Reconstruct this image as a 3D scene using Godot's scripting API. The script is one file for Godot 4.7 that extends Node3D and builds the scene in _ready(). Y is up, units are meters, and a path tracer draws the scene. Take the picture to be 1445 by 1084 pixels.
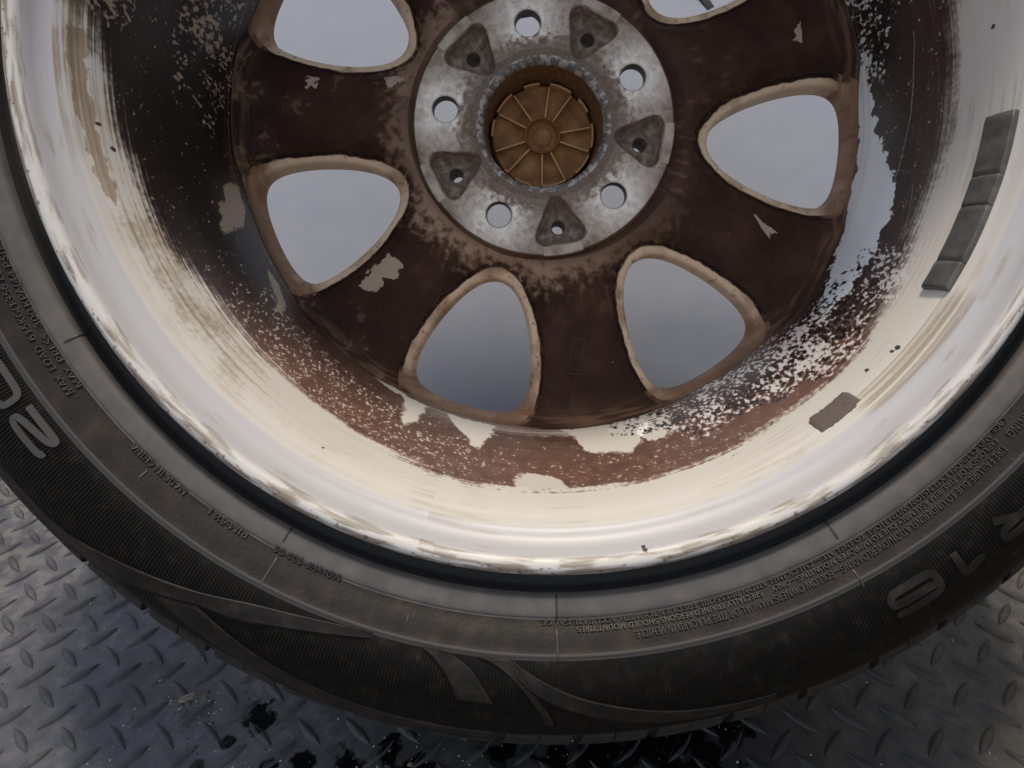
extends Node3D
# A tyre and alloy wheel leaning back against a pale wall on a tread-plate floor, seen from its inner side.
# Lengths inside the wheel's own frame are in millimetres (its axis is y, the inner side is up); MM turns them into metres.

const MM := 0.001
const WHEEL_AT := Vector3(0.0, 0.2535, 0.0)
const MID := 103.5                       # height of the tyre's middle plane in the wheel's frame

var taken := {}
var mats := {}

# profiles (radius, height) of the rim's inner surface and of the tyre's upper half
var PB := [[220.0,190.5],[220.4,196.5],[219.2,199.6],[217,201],[214.6,200.6],[212.6,199.0],[211.2,196.2],[209.8,192.6],[207.2,189.4],[204.2,187.4],[202.6,185.6],[201.5,182.6],[200.6,179.8],[199,176.5],[197,170],[194.5,155],[192.8,140],[191,125],[189.3,116],[186.5,107],[183.6,98],[181.6,88],[180.2,75],[179.4,63],[179.1,55],[178.9,50],[178.8,43]]
var PT := [[218,188],[222,186],[227.6,185.8],[228.7,189],[229.4,192.5],[231,195],[235,196.6],[238,197],[239.2,196.2],[245,200.8],[250,203.8],[251.5,205.2],[253,204.6],[262,207],[272,205.5],[282,200.8],[288,195.6],[291.6,191.6],[292.8,191.4],[296.4,187.6],[301.6,181],[306.4,174],[310.6,165.5],[313.8,150],[316,130],[316,103.5]]
var barrel_line := []                    # smoothed [r, y, s]
var tyre_line := []
const LUG := -109.82
const WINDOW := -6.7                     # angle of one window; they stand 360/7 degrees apart
const TH0 := -36.0                       # the barrel's dirt is computed for TH0 .. TH0 + 252 degrees
const THW := 252.0
const BS := 182.0
const OVAL := 1.03                       # and is a little out of round
const DEEP := Vector2(1.6, -3.2)                        # the spokes sit this far off the outer lip's axis (a slightly bent rim)

func _ready():
	# ---- camera, sky, sun, exposure
	var cam := Camera3D.new(); cam.name = "camera"
	cam.fov = 54.883; cam.near = 0.01; cam.far = 60.0
	cam.transform = Transform3D(Basis(Vector3(0.998933, -0.038827, 0.025016), Vector3(0.046188, 0.839725, -0.541043), Vector3(0, 0.541621, 0.840623)).orthonormalized(), Vector3(-0.025961, 0.3905, 0.493875))
	add_child(cam); cam.current = true
	var sm := ProceduralSkyMaterial.new()
	sm.sky_top_color = Color(0.68, 0.70, 0.75); sm.sky_horizon_color = Color(0.72, 0.74, 0.78); sm.sky_curve = 0.3
	sm.ground_bottom_color = Color(0.16, 0.15, 0.14); sm.ground_horizon_color = Color(0.24, 0.23, 0.22)
	sm.sun_angle_max = 1.0; sm.energy_multiplier = 1.0
	var sky := Sky.new(); sky.sky_material = sm
	var env := Environment.new()
	env.background_mode = Environment.BG_SKY; env.sky = sky
	env.background_energy_multiplier = 0.85
	env.tonemap_mode = Environment.TONE_MAPPER_LINEAR
	env.tonemap_exposure = 1.65
	env.sdfgi_enabled = true; env.ssao_enabled = true; env.ssil_enabled = true
	var we := WorldEnvironment.new(); we.name = "world_environment"; we.environment = env; add_child(we)
	var sun := DirectionalLight3D.new(); sun.name = "daylight"
	sun.light_energy = 0.5; sun.light_color = Color(1.0, 0.945, 0.865); sun.light_angular_distance = 12.0; sun.shadow_enabled = true
	add_child(sun)
	sun.look_at_from_position(Vector3(0.06, 0.982, -0.16) * 5.0, Vector3.ZERO, Vector3.FORWARD)

	barrel_line = smooth(PB); tyre_line = smooth(PT, -4.7)
	make_noises(); make_materials()
	make_floor(); make_wall(); make_wheel(); make_debris()

# ------------------------------------------------------------------ helpers
func numbered(n: String) -> String:
	if not taken.has(n):
		taken[n] = 0
		return n
	taken[n] += 1
	return "%s_%03d" % [n, taken[n]]

func thing(called: String, label: String, category: String, at := Vector3.ZERO) -> Node3D:
	var o := Node3D.new(); o.name = numbered(called); add_child(o); o.position = at
	o.set_meta("label", label); o.set_meta("category", category)
	return o

func part(called: String, m: Mesh, mat: Material, parent: Node, label := "") -> MeshInstance3D:
	var o := MeshInstance3D.new(); o.name = called; o.mesh = m; o.material_override = mat
	parent.add_child(o, true)
	if label: o.set_meta("label", label)
	return o

func smooth(P: Array, s0 := 0.0) -> Array:          # Chaikin's corner cutting, carrying the arc length of the raw profile along
	var L := []
	var s := s0
	for i in P.size():
		if i > 0: s += Vector2(P[i][0] - P[i - 1][0], P[i][1] - P[i - 1][1]).length()
		L.append(Vector3(P[i][0], P[i][1], s))
	for k in 2:
		var N := [L[0]]
		for i in L.size() - 1:
			N.append(L[i].lerp(L[i + 1], 0.25)); N.append(L[i].lerp(L[i + 1], 0.75))
		N.append(L[-1]); L = N
	return L

func along(L: Array, s: float, hint := 0) -> Array:   # [r, y, normal r, normal y] at arc length s
	var lo := 0
	var hi := L.size() - 1
	while hi - lo > 1:
		var m := (lo + hi) >> 1
		if L[m].z <= s: lo = m
		else: hi = m
	var a: Vector3 = L[lo]
	var b: Vector3 = L[hi]
	var p := a.lerp(b, clampf((s - a.z) / maxf(b.z - a.z, 1e-6), -0.5, 1.5))
	var t0: Vector3 = L[maxi(lo - 1, 0)]
	var t1: Vector3 = L[mini(hi + 1, L.size() - 1)]
	var d := Vector2(t1.x - t0.x, t1.y - t0.y).normalized()
	return [p.x, p.y, -d.y, d.x]

func tyre_pt(th: float, s: float, lift := 0.0) -> Vector3:     # th in degrees
	var a := along(tyre_line, s)
	var r: float = (a[0] + a[2] * lift) * MM
	return Vector3(r * cos(deg_to_rad(th)), (a[1] + a[3] * lift) * MM, r * sin(deg_to_rad(th)))

func barrel_pt(th: float, s: float, lift := 0.0) -> Vector3:   # lift towards the inside of the rim
	var a := along(barrel_line, s)
	var r: float = (a[0] - a[2] * lift) * MM
	return Vector3(r * cos(deg_to_rad(th)), (a[1] - a[3] * lift) * MM, r * sin(deg_to_rad(th)))

# angles of rays from a cell's centre, with rays sent exactly at the given corners
func ray_angles(n: int, a0: float, a1: float, corners: Array) -> Array:
	var L := []
	for i in n: L.append(lerpf(a0, a1, float(i) / (n - 1)))
	for q in corners:
		var a: float = q.angle()
		if a < a0 - 1e-6: a += TAU
		var best := 1
		for i in range(1, n - 1):
			if absf(L[i] - a) < absf(L[best] - a): best = i
		L[best] = a
	return L

# a grid of nu x nv points; faces are wound so that the side the normals of (du x dv) point AWAY from is the front unless flip
func grid(pts: PackedVector3Array, nu: int, nv: int, uvs = null, flip := false, flat := false) -> ArrayMesh:
	var idx := PackedInt32Array(); idx.resize((nu - 1) * (nv - 1) * 6)
	var k := 0
	for i in nu - 1:
		for j in nv - 1:
			var a := i * nv + j
			var b := a + nv
			if flip:
				idx[k] = a; idx[k + 1] = a + 1; idx[k + 2] = b; idx[k + 3] = b; idx[k + 4] = a + 1; idx[k + 5] = b + 1
			else:
				idx[k] = a; idx[k + 1] = b; idx[k + 2] = a + 1; idx[k + 3] = b; idx[k + 4] = b + 1; idx[k + 5] = a + 1
			k += 6
	return finish(pts, idx, uvs, flat)

func finish(pts: PackedVector3Array, idx: PackedInt32Array, uvs = null, flat := false) -> ArrayMesh:
	var arr := []; arr.resize(Mesh.ARRAY_MAX)
	if flat:
		var fp := PackedVector3Array(); fp.resize(idx.size())
		var fu := PackedVector2Array(); fu.resize(idx.size())
		for i in idx.size():
			fp[i] = pts[idx[i]]
			if uvs != null: fu[i] = uvs[idx[i]]
		var fn := PackedVector3Array(); fn.resize(idx.size())
		for i in range(0, idx.size(), 3):
			var n := (fp[i + 2] - fp[i]).cross(fp[i + 1] - fp[i]).normalized()
			fn[i] = n; fn[i + 1] = n; fn[i + 2] = n
		arr[Mesh.ARRAY_VERTEX] = fp; arr[Mesh.ARRAY_NORMAL] = fn
		if uvs != null: arr[Mesh.ARRAY_TEX_UV] = fu
	else:
		var nn := PackedVector3Array(); nn.resize(pts.size())
		for i in range(0, idx.size(), 3):
			var a := idx[i]
			var b := idx[i + 1]
			var c := idx[i + 2]
			var n := (pts[c] - pts[a]).cross(pts[b] - pts[a])
			nn[a] += n; nn[b] += n; nn[c] += n
		for i in nn.size(): nn[i] = nn[i].normalized()
		arr[Mesh.ARRAY_VERTEX] = pts; arr[Mesh.ARRAY_NORMAL] = nn; arr[Mesh.ARRAY_INDEX] = idx
		if uvs != null: arr[Mesh.ARRAY_TEX_UV] = uvs
	var m := ArrayMesh.new(); m.add_surface_from_arrays(Mesh.PRIMITIVE_TRIANGLES, arr)
	return m

func lathe(P: Array, segs: int, a0 := 0.0, a1 := 360.0, flip := false) -> ArrayMesh:   # P of [r, y] in mm
	var pts := PackedVector3Array()
	var uvs := PackedVector2Array()
	for i in segs + 1:
		var th := deg_to_rad(lerpf(a0, a1, float(i) / segs))
		for p in P:
			pts.append(Vector3(p[0] * cos(th), p[1], p[0] * sin(th)) * MM)
			uvs.append(Vector2(p[0] * cos(th), p[0] * sin(th)) / 160.0 + Vector2(0.5, 0.5))
	return grid(pts, segs + 1, P.size(), uvs, flip)

func append_mesh(st: SurfaceTool, m: Mesh, x := Transform3D.IDENTITY): st.append_from(m, 0, x)

# ------------------------------------------------------------------ noise and materials
var NF: PackedByteArray                  # fine fractal noise, 1024 x 1024
var NC: PackedByteArray                  # cells
var NB: PackedByteArray                  # broad noise
var NW: PackedByteArray                  # white-ish grain

func noise_bytes(type: int, freq: float, octaves: int, seed_: int) -> PackedByteArray:
	var n := FastNoiseLite.new(); n.noise_type = type; n.frequency = freq; n.seed = seed_
	n.fractal_type = FastNoiseLite.FRACTAL_FBM if octaves > 1 else FastNoiseLite.FRACTAL_NONE
	n.fractal_octaves = maxi(octaves, 1)
	if type == FastNoiseLite.TYPE_CELLULAR: n.cellular_return_type = FastNoiseLite.RETURN_CELL_VALUE
	var im := n.get_image(1024, 1024, false, false, true)
	im.convert(Image.FORMAT_L8)
	return im.get_data()

func make_noises():
	NF = noise_bytes(FastNoiseLite.TYPE_SIMPLEX_SMOOTH, 0.045, 5, 11)
	NB = noise_bytes(FastNoiseLite.TYPE_SIMPLEX_SMOOTH, 0.009, 4, 23)
	NC = noise_bytes(FastNoiseLite.TYPE_CELLULAR, 0.11, 1, 5)
	NW = noise_bytes(FastNoiseLite.TYPE_VALUE_CUBIC, 0.45, 2, 77)

func nz(N: PackedByteArray, x: float, y: float) -> float:
	return N[((int(y) & 1023) << 10) | (int(x) & 1023)] / 255.0

func tex(n: FastNoiseLite, ramp: Array, size := 512) -> NoiseTexture2D:
	var t := NoiseTexture2D.new(); t.width = size; t.height = size; t.noise = n; t.seamless = true
	if ramp:
		var g := Gradient.new(); g.offsets = PackedFloat32Array(); g.colors = PackedColorArray()
		var offs := PackedFloat32Array()
		var cols := PackedColorArray()
		for r in ramp: offs.append(r[0]); cols.append(r[1])
		g.offsets = offs; g.colors = cols; t.color_ramp = g
	return t

func fnl(freq: float, oct: int, seed_: int) -> FastNoiseLite:
	var n := FastNoiseLite.new(); n.frequency = freq; n.fractal_octaves = oct; n.seed = seed_
	n.noise_type = FastNoiseLite.TYPE_SIMPLEX_SMOOTH
	return n

func plain(c: Color, rough := 0.6, metal := 0.0) -> StandardMaterial3D:
	var m := StandardMaterial3D.new(); m.albedo_color = c; m.roughness = rough; m.metallic = metal
	return m

func image_mat(rgb: PackedByteArray, w: int, h: int, rough := 0.5, ro = null, bump = null, bump_cm := 0.02) -> StandardMaterial3D:
	var m := StandardMaterial3D.new()
	m.albedo_texture = ImageTexture.create_from_image(Image.create_from_data(w, h, false, Image.FORMAT_RGB8, rgb))
	m.roughness = rough
	if ro != null:
		m.roughness = 1.0
		m.roughness_texture = ImageTexture.create_from_image(Image.create_from_data(w, h, false, Image.FORMAT_L8, ro))
		m.roughness_texture_channel = BaseMaterial3D.TEXTURE_CHANNEL_RED
	if bump != null:
		m.heightmap_enabled = true; m.heightmap_scale = bump_cm
		m.heightmap_texture = ImageTexture.create_from_image(Image.create_from_data(w, h, false, Image.FORMAT_L8, bump))
	return m

func tri(m: StandardMaterial3D, scale: float):
	m.uv1_triplanar = true; m.uv1_scale = Vector3.ONE * scale
	return m

func make_materials():
	var r := plain(Color.WHITE, 0.52)
	r.albedo_texture = tex(fnl(0.012, 5, 3), [[0.0, Color(0.09, 0.083, 0.077)], [0.45, Color(0.122, 0.109, 0.099)], [0.62, Color(0.168, 0.142, 0.122)], [1.0, Color(0.26, 0.21, 0.17)]], 1024)
	r.heightmap_enabled = true; r.heightmap_scale = 0.012; r.heightmap_texture = tex(fnl(0.15, 3, 9), [], 512)
	r.metallic_specular = 0.35
	mats.rubber = tri(r, 6.0)
	var r2 := plain(Color.WHITE, 0.58)
	r2.albedo_texture = tex(fnl(0.02, 5, 13), [[0.0, Color(0.05, 0.048, 0.046)], [0.5, Color(0.068, 0.063, 0.058)], [0.7, Color(0.12, 0.096, 0.075)], [1.0, Color(0.26, 0.20, 0.15)]], 1024)
	r2.metallic_specular = 0.3
	mats.serrated = tri(r2, 5.0)
	var bd := plain(Color.WHITE, 0.5)
	bd.albedo_texture = tex(fnl(0.02, 5, 33), [[0.0, Color(0.30, 0.29, 0.28)], [0.5, Color(0.355, 0.34, 0.325)], [1.0, Color(0.43, 0.40, 0.37)]], 512)
	mats.bead = tri(bd, 7.0)
	var tr := plain(Color.WHITE, 0.8)
	tr.albedo_texture = tex(fnl(0.03, 5, 43), [[0.0, Color(0.10, 0.095, 0.09)], [0.55, Color(0.15, 0.137, 0.12)], [1.0, Color(0.27, 0.235, 0.19)]], 512)
	mats.tread = tri(tr, 9.0)
	mats.letter = plain(Color(0.24, 0.22, 0.20), 0.42)
	mats.big_letter = plain(Color(0.27, 0.262, 0.25), 0.45)
	var cp := plain(Color.WHITE, 0.7)
	cp.albedo_texture = tex(fnl(0.02, 5, 53), [[0.0, Color(0.36, 0.235, 0.105)], [0.5, Color(0.50, 0.345, 0.175)], [1.0, Color(0.64, 0.47, 0.27)]], 512)
	mats.cap = tri(cp, 7.0)
	mats.cap_rib = plain(Color(0.68, 0.51, 0.31), 0.55)
	var pk := plain(Color.WHITE, 0.65)
	pk.albedo_texture = tex(fnl(0.02, 5, 63), [[0.0, Color(0.28, 0.235, 0.20)], [0.45, Color(0.43, 0.375, 0.325)], [0.7, Color(0.55, 0.49, 0.43)], [1.0, Color(0.70, 0.64, 0.57)]], 512)
	pk.heightmap_enabled = true; pk.heightmap_scale = 0.03; pk.heightmap_texture = tex(fnl(0.06, 4, 65), [], 512)
	mats.pocket = tri(pk, 16.0)
	var ru := plain(Color.WHITE, 0.85)
	ru.albedo_texture = tex(fnl(0.03, 5, 73), [[0.0, Color(0.24, 0.145, 0.07)], [0.5, Color(0.44, 0.29, 0.15)], [0.75, Color(0.50, 0.36, 0.22)], [1.0, Color(0.6, 0.5, 0.38)]], 512)
	ru.heightmap_enabled = true; ru.heightmap_scale = 0.08; ru.heightmap_texture = tex(fnl(0.06, 4, 75), [], 512)
	mats.rust = tri(ru, 20.0)
	mats.bare = plain(Color(0.66, 0.65, 0.63), 0.4, 0.5)
	mats.tube = plain(Color(0.30, 0.28, 0.26), 0.6, 0.3)
	var ld := plain(Color.WHITE, 0.5, 0.25)
	ld.albedo_texture = tex(fnl(0.02, 4, 83), [[0.0, Color(0.29, 0.29, 0.28)], [0.5, Color(0.35, 0.35, 0.335)], [1.0, Color(0.44, 0.435, 0.415)]], 512)
	mats.weight = tri(ld, 10.0)
	var gl := plain(Color.WHITE, 0.95)
	gl.albedo_texture = tex(fnl(0.2, 3, 93), [[0.0, Color(0.33, 0.29, 0.27)], [1.0, Color(0.47, 0.42, 0.39)]], 256)
	gl.heightmap_enabled = true; gl.heightmap_scale = 0.03; gl.heightmap_texture = tex(fnl(0.2, 3, 95), [], 256)
	mats.foam = tri(gl, 20.0)
	mats.ring = plain(Color(0.25, 0.235, 0.22), 0.5)
	mats.cast = plain(Color(0.19, 0.13, 0.10), 0.6)
	mats.flat_paint = plain(Color.WHITE, 0.5)
	mats.flat_paint.albedo_texture = tex(fnl(0.02, 4, 123), [[0.0, Color(0.46, 0.40, 0.34)], [0.4, Color(0.66, 0.61, 0.55)], [1.0, Color(0.74, 0.70, 0.65)]], 256)
	tri(mats.flat_paint, 12.0)
	mats.paint = plain(Color(0.80, 0.78, 0.745), 0.4)

# ------------------------------------------------------------------ floor and wall
const PITCH := 27.73
func make_floor():
	var W := 1440
	var H := 720
	var x0 := -500.0
	var z0 := -140.0
	var px := 0.66
	var rgb := PackedByteArray(); rgb.resize(W * H * 3)
	var ro := PackedByteArray(); ro.resize(W * H)
	var bp := PackedByteArray(); bp.resize(W * H)
	# spilt oil (x, z, radius) and pale dust
	var oil := [[-182, 233, 9], [-196, 246, 4], [-150, 262, 7], [-128, 268, 9], [-170, 262, 4], [-105, 258, 7], [-88, 272, 9], [-40, 262, 9], [-12, 266, 10], [15, 262, 16], [45, 252, 24], [80, 242, 22], [70, 272, 14], [108, 228, 14], [228, 178, 9], [222, 184, 6], [236, 181, 6], [268, 172, 5], [-208, 262, 5]]
	for j in H:
		var z := z0 + j * px
		for i in W:
			var x := x0 + i * px
			var k := j * W + i
			var nb := nz(NB, i * 0.7, j * 0.7)
			var nf := nz(NF, i * 0.9, j * 0.9)
			var nw := nz(NW, i, j)
			var side := smoothstep(-140.0, 200.0, x) * (1.0 - smoothstep(330.0, 440.0, x))  # tint of cool left and warm right light, painted into the plate
			var r := lerpf(0.365, 0.35, side)
			var g := lerpf(0.37, 0.335, side)
			var b := lerpf(0.39, 0.305, side)
			var d := (nb - 0.5) * 0.10 + (nf - 0.5) * 0.12 + (nw - 0.5) * 0.05
			r += d; g += d; b += d
			var dust := clampf((nf - 0.56) * 4.0, 0.0, 1.0) * clampf((nb - 0.45) * 5.0, 0.0, 1.0) * 0.28
			if x < -330.0: dust = maxf(dust, clampf((-340.0 - x) / 80.0, 0.0, 1.0) * clampf((nf - 0.5) * 4.0, 0.0, 0.35))
			r = lerpf(r, 0.58, dust); g = lerpf(g, 0.54, dust); b = lerpf(b, 0.47, dust)
			var wet := 0.0
			var dark_area := clampf(1.15 - Vector2((x - 35.0) / 165.0, (z - 258.0) / 85.0).length() + (nb - 0.5) * 0.9, 0.0, 1.0) * 0.7  # wide darker, slightly smoother area in front of the tyre
			for o in oil:
				var q: float = Vector2(x - o[0], z - o[1]).length() / o[2]
				if q < 2.2: wet = maxf(wet, clampf((1.15 - q + (nf - 0.5) * 2.2 + (nb - 0.5) * 0.8) * 2.6, 0.0, 1.0))
			dark_area = maxf(dark_area, wet * 0.3)
			r = lerpf(r, 0.13, dark_area); g = lerpf(g, 0.13, dark_area); b = lerpf(b, 0.135, dark_area)
			r = lerpf(r, 0.07, wet); g = lerpf(g, 0.07, wet); b = lerpf(b, 0.073, wet)
			if nw > 0.86 and nf > 0.5: r += 0.16; g += 0.15; b += 0.12
			rgb[k * 3] = int(clampf(r, 0, 1) * 255); rgb[k * 3 + 1] = int(clampf(g, 0, 1) * 255); rgb[k * 3 + 2] = int(clampf(b, 0, 1) * 255)
			ro[k] = int(clampf(lerpf(0.62 + (nf - 0.5) * 0.2 + dust * 0.2, 0.2, maxf(wet, dark_area * 0.3)), 0.05, 1) * 255)
			bp[k] = int(clampf(0.4 + (nf - 0.5) * 0.6 + (nw - 0.5) * 0.3 - wet * 0.1, 0, 1) * 255)
	var m := image_mat(rgb, W, H, 0.5, ro, bp, 0.03)
	m.metallic_specular = 0.4; m.albedo_color = Color(0.93, 0.93, 0.94)
	m.uv1_triplanar = true; m.uv1_world_triplanar = true; m.uv1_triplanar_sharpness = 6.0
	m.uv1_scale = Vector3(1000.0 / (W * px), 1.0, 1000.0 / (H * px))
	m.uv1_offset = Vector3(-x0 / (W * px), 0.0, -z0 / (H * px))
	mats.floor = m
	var pts := PackedVector3Array()
	var uvs := PackedVector2Array()
	for c in [Vector2(-6000, -6000), Vector2(6000, -6000), Vector2(6000, 6000), Vector2(-6000, 6000)]:
		pts.append(Vector3(c.x, 0, c.y) * MM); uvs.append(Vector2((c.x - x0) / (W * px), (c.y - z0) / (H * px)))
	var fl := part("floor", finish(pts, PackedInt32Array([0, 1, 2, 0, 2, 3]), uvs), m, self, "oily grey tread plate floor with raised bars")
	fl.set_meta("kind", "structure")
	# one raised bar: a lens with a rounded ridge
	var variants := []
	for v in 6:
		var bpts := PackedVector3Array()
		var L := 11.8 + 0.25 * (v % 3)
		var n := 11
		for a in n:
			var u := -1.0 + 2.0 * a / (n - 1)
			var w := 2.75 * (1.0 - u * u) + 0.02
			var h := 2.2 * pow(maxf(1.0 - u * u, 0.0), 0.6)
			for c in [[-1.0, -0.15], [-0.72, 0.66], [-0.22, 1.0], [0.22, 1.0], [0.72, 0.66], [1.0, -0.15]]:
				bpts.append(Vector3(u * L, c[1] * h if c[1] > 0 else -0.15, c[0] * w) * MM)
		var mesh := grid(bpts, n, 6, null, true)
		variants.append(mesh)
	var mb: StandardMaterial3D = m.duplicate(); mb.albedo_color = Color(0.82, 0.82, 0.82); mb.heightmap_enabled = false
	var bm := [mb, mb, mb, mb]
	var rng := RandomNumberGenerator.new(); rng.seed = 4
	var near := []
	var far := []
	var cam_at := Vector3(-0.025961, 0.3905, 0.493875)
	for i in range(-24, 52):
		for j in range(-13, 14):
			for t in 2:
				var dx := (i + 0.5 * t) * PITCH
				var dz := (j + 0.5 * t) * PITCH
				var x := -343.6 + dx - 0.023 * dz
				var z := 184.5 + dz + 0.023 * dx
				if z < -115.0: continue
				var seen := z > 285.0 - 0.0 and false
				# bars in the strips of floor the photograph shows
				var rr := Vector2(x / 330.0, (z + 20.0) / 262.0).length()
				seen = rr > 0.86 and z > -10.0 and z < 300.0 and x > -470.0 and x < 345.0
				(near if seen else far).append([x, z, t, rr])
	near.sort_custom(func(a, b): return a[3] < b[3])
	for e in near:
		var x: float = e[0]
		var z: float = e[1]
		if near.find(e) > 290: far.append(e); continue
		var side := 0
		if x > 100: side = 2
		elif x > -60: side = 3
		elif z > 235 and x > -160: side = 1
		var o := part("raised_bar", variants[rng.randi() % 6], bm[side], fl)
		o.position = Vector3(x + rng.randf_range(-0.3, 0.3), 0, z + rng.randf_range(-0.3, 0.3)) * MM
		o.rotation_degrees.y = (-45.0 if e[2] == 0 else 45.0) + rng.randf_range(-1.5, 1.5)
	var mm := MultiMesh.new(); mm.transform_format = MultiMesh.TRANSFORM_3D; mm.mesh = variants[0]; mm.instance_count = far.size()
	for i in far.size():
		var e = far[i]
		mm.set_instance_transform(i, Transform3D(Basis(Vector3.UP, deg_to_rad(-45.0 if e[2] == 0 else 45.0)), Vector3(e[0], 0, e[1]) * MM))
	var mi := MultiMeshInstance3D.new(); mi.name = "raised_bars"; mi.multimesh = mm; mi.material_override = bm[1]; mi.set_meta("kind", "stuff"); fl.add_child(mi, true)

func make_wall():
	var m := plain(Color.WHITE, 0.75)
	m.albedo_texture = tex(fnl(0.01, 4, 113), [[0.0, Color(0.555, 0.58, 0.64)], [1.0, Color(0.58, 0.60, 0.645)]], 512)
	tri(m, 4.0)
	var b := BoxMesh.new(); b.size = Vector3(3.0, 1.2, 0.03)
	var o := part("wall", b, m, self, "smooth pale grey slope behind the leaning wheel")
	# its foot stands on the floor just behind the wheel, from where it slopes away
	var lean := deg_to_rad(50.0)
	o.rotation.x = -lean
	o.position = Vector3(0, 0.0, -0.036) + Basis(Vector3.RIGHT, -lean) * Vector3(0, 0.595, -0.015)
	o.set_meta("kind", "structure")
	# the rail the top of the tyre leans on
	var rl := CylinderMesh.new(); rl.top_radius = 0.018; rl.bottom_radius = 0.018; rl.height = 3.0
	var ro_ := part("rail", rl, plain(Color(0.4, 0.4, 0.41), 0.5, 0.4), self, "steel rail behind the top of the wheel")
	ro_.rotation.z = PI / 2; ro_.position = Vector3(0, 0.506, -0.149); ro_.set_meta("kind", "structure")
	# unseen panel added further right to block sky and darken that side
	var sb := BoxMesh.new(); sb.size = Vector3(0.05, 0.7, 1.6)
	var so := part("sky_blocker", sb, plain(Color(0.52, 0.46, 0.40), 0.7), self, "dull brown panel added out of view on the right to block sky light")
	so.position = Vector3(0.95, 0.35, 0.6); so.set_meta("kind", "structure")

# ------------------------------------------------------------------ the wheel
func window_sdf(x: float, z: float) -> float:     # distance outside one window; x along its axis from the hub, z across (mm)
	var d0 := sqrt(x * x + z * z) - 176.4
	var ca := cos(deg_to_rad(22.0))
	var sa := sin(deg_to_rad(22.0))
	var cx := 125.0 + sa * 150.0
	var cz := 28.0 - ca * 150.0
	var d1 := Vector2(x - cx, z - cz).length() - 150.0
	var d2 := Vector2(x - cx, -z - cz).length() - 150.0
	var d3 := 85.0 - x                   # blunts the corner at the hub
	var m := maxf(maxf(d0, d3), maxf(d1, d2))
	return m + 8.0 * log(exp((d0 - m) / 8.0) + exp((d1 - m) / 8.0) + exp((d2 - m) / 8.0) + exp((d3 - m) / 8.0))

func spoke_height(r: float, d: float) -> float:   # back of the spokes (mm); d = distance outside the window
	var b := lerpf(59.0, 53.0, smoothstep(78.0, 120.0, r)) - 2.0 * smoothstep(120.0, 170.0, r)
	var band := 45.6 + 0.6 * minf(d, 5.0)
	var h := lerpf(band, b, smoothstep(3.6, 14.0, d))
	if d < 1.2: h -= 1.3 * (1.2 - d) * (1.2 - d)
	return h + 9.0 * pow(smoothstep(157.0, 179.0, r), 2.0) * smoothstep(2.0, 14.0, d) + 3.0 * smoothstep(173.0, 179.0, r) * (1.0 - smoothstep(2.0, 14.0, d)) - 1.5 * smoothstep(84.0, 77.0, r)

func make_wheel():
	var t := thing("car_wheel", "grimy alloy car wheel with black tyre, its inner side facing out, leaning back", "wheel", WHEEL_AT)
	t.basis = Basis(Vector3(0.973326, -0.193193, 0.123744), Vector3(-0.015048, 0.484445, 0.874692), Vector3(-0.228931, -0.853223, 0.468616)).orthonormalized()
	make_tyre(t); make_barrel(t); make_spokes(t); make_hub(t); make_cap(t); make_weights(t)

func make_barrel(t: Node3D):
	var seg := 420
	var pts := PackedVector3Array()
	var uvs := PackedVector2Array()
	var n := barrel_line.size()
	for i in seg + 1:
		var th := TH0 + 360.0 * i / seg
		for p in barrel_line:
			pts.append(Vector3(p.x * cos(deg_to_rad(th)) * (1.0 + (OVAL - 1.0) * smoothstep(165.0, 60.0, p.y)) + DEEP.x * smoothstep(165.0, 60.0, p.y), p.y, p.x * sin(deg_to_rad(th)) + DEEP.y * smoothstep(165.0, 60.0, p.y)) * MM)
			uvs.append(Vector2((th - TH0) / THW, p.z / BS))
	var m := grid(pts, seg + 1, n, uvs, true)
	var br := part("rim_barrel", m, barrel_material(), t, "rim barrel with peeling brown brake dust over silver paint")
	# the hidden outer skin and the face-side flange
	part("outer_skin", lathe([[220, 190.6], [214, 188], [206, 184], [205, 172], [203, 150], [201, 118], [198, 100], [197, 70], [198, 45], [203, 25], [205, 14], [214, 8], [220.4, 9], [218, 5], [212, 5.6], [205, 10], [197, 20], [192, 32], [189, 38]], 160), mats.paint, br)

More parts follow.
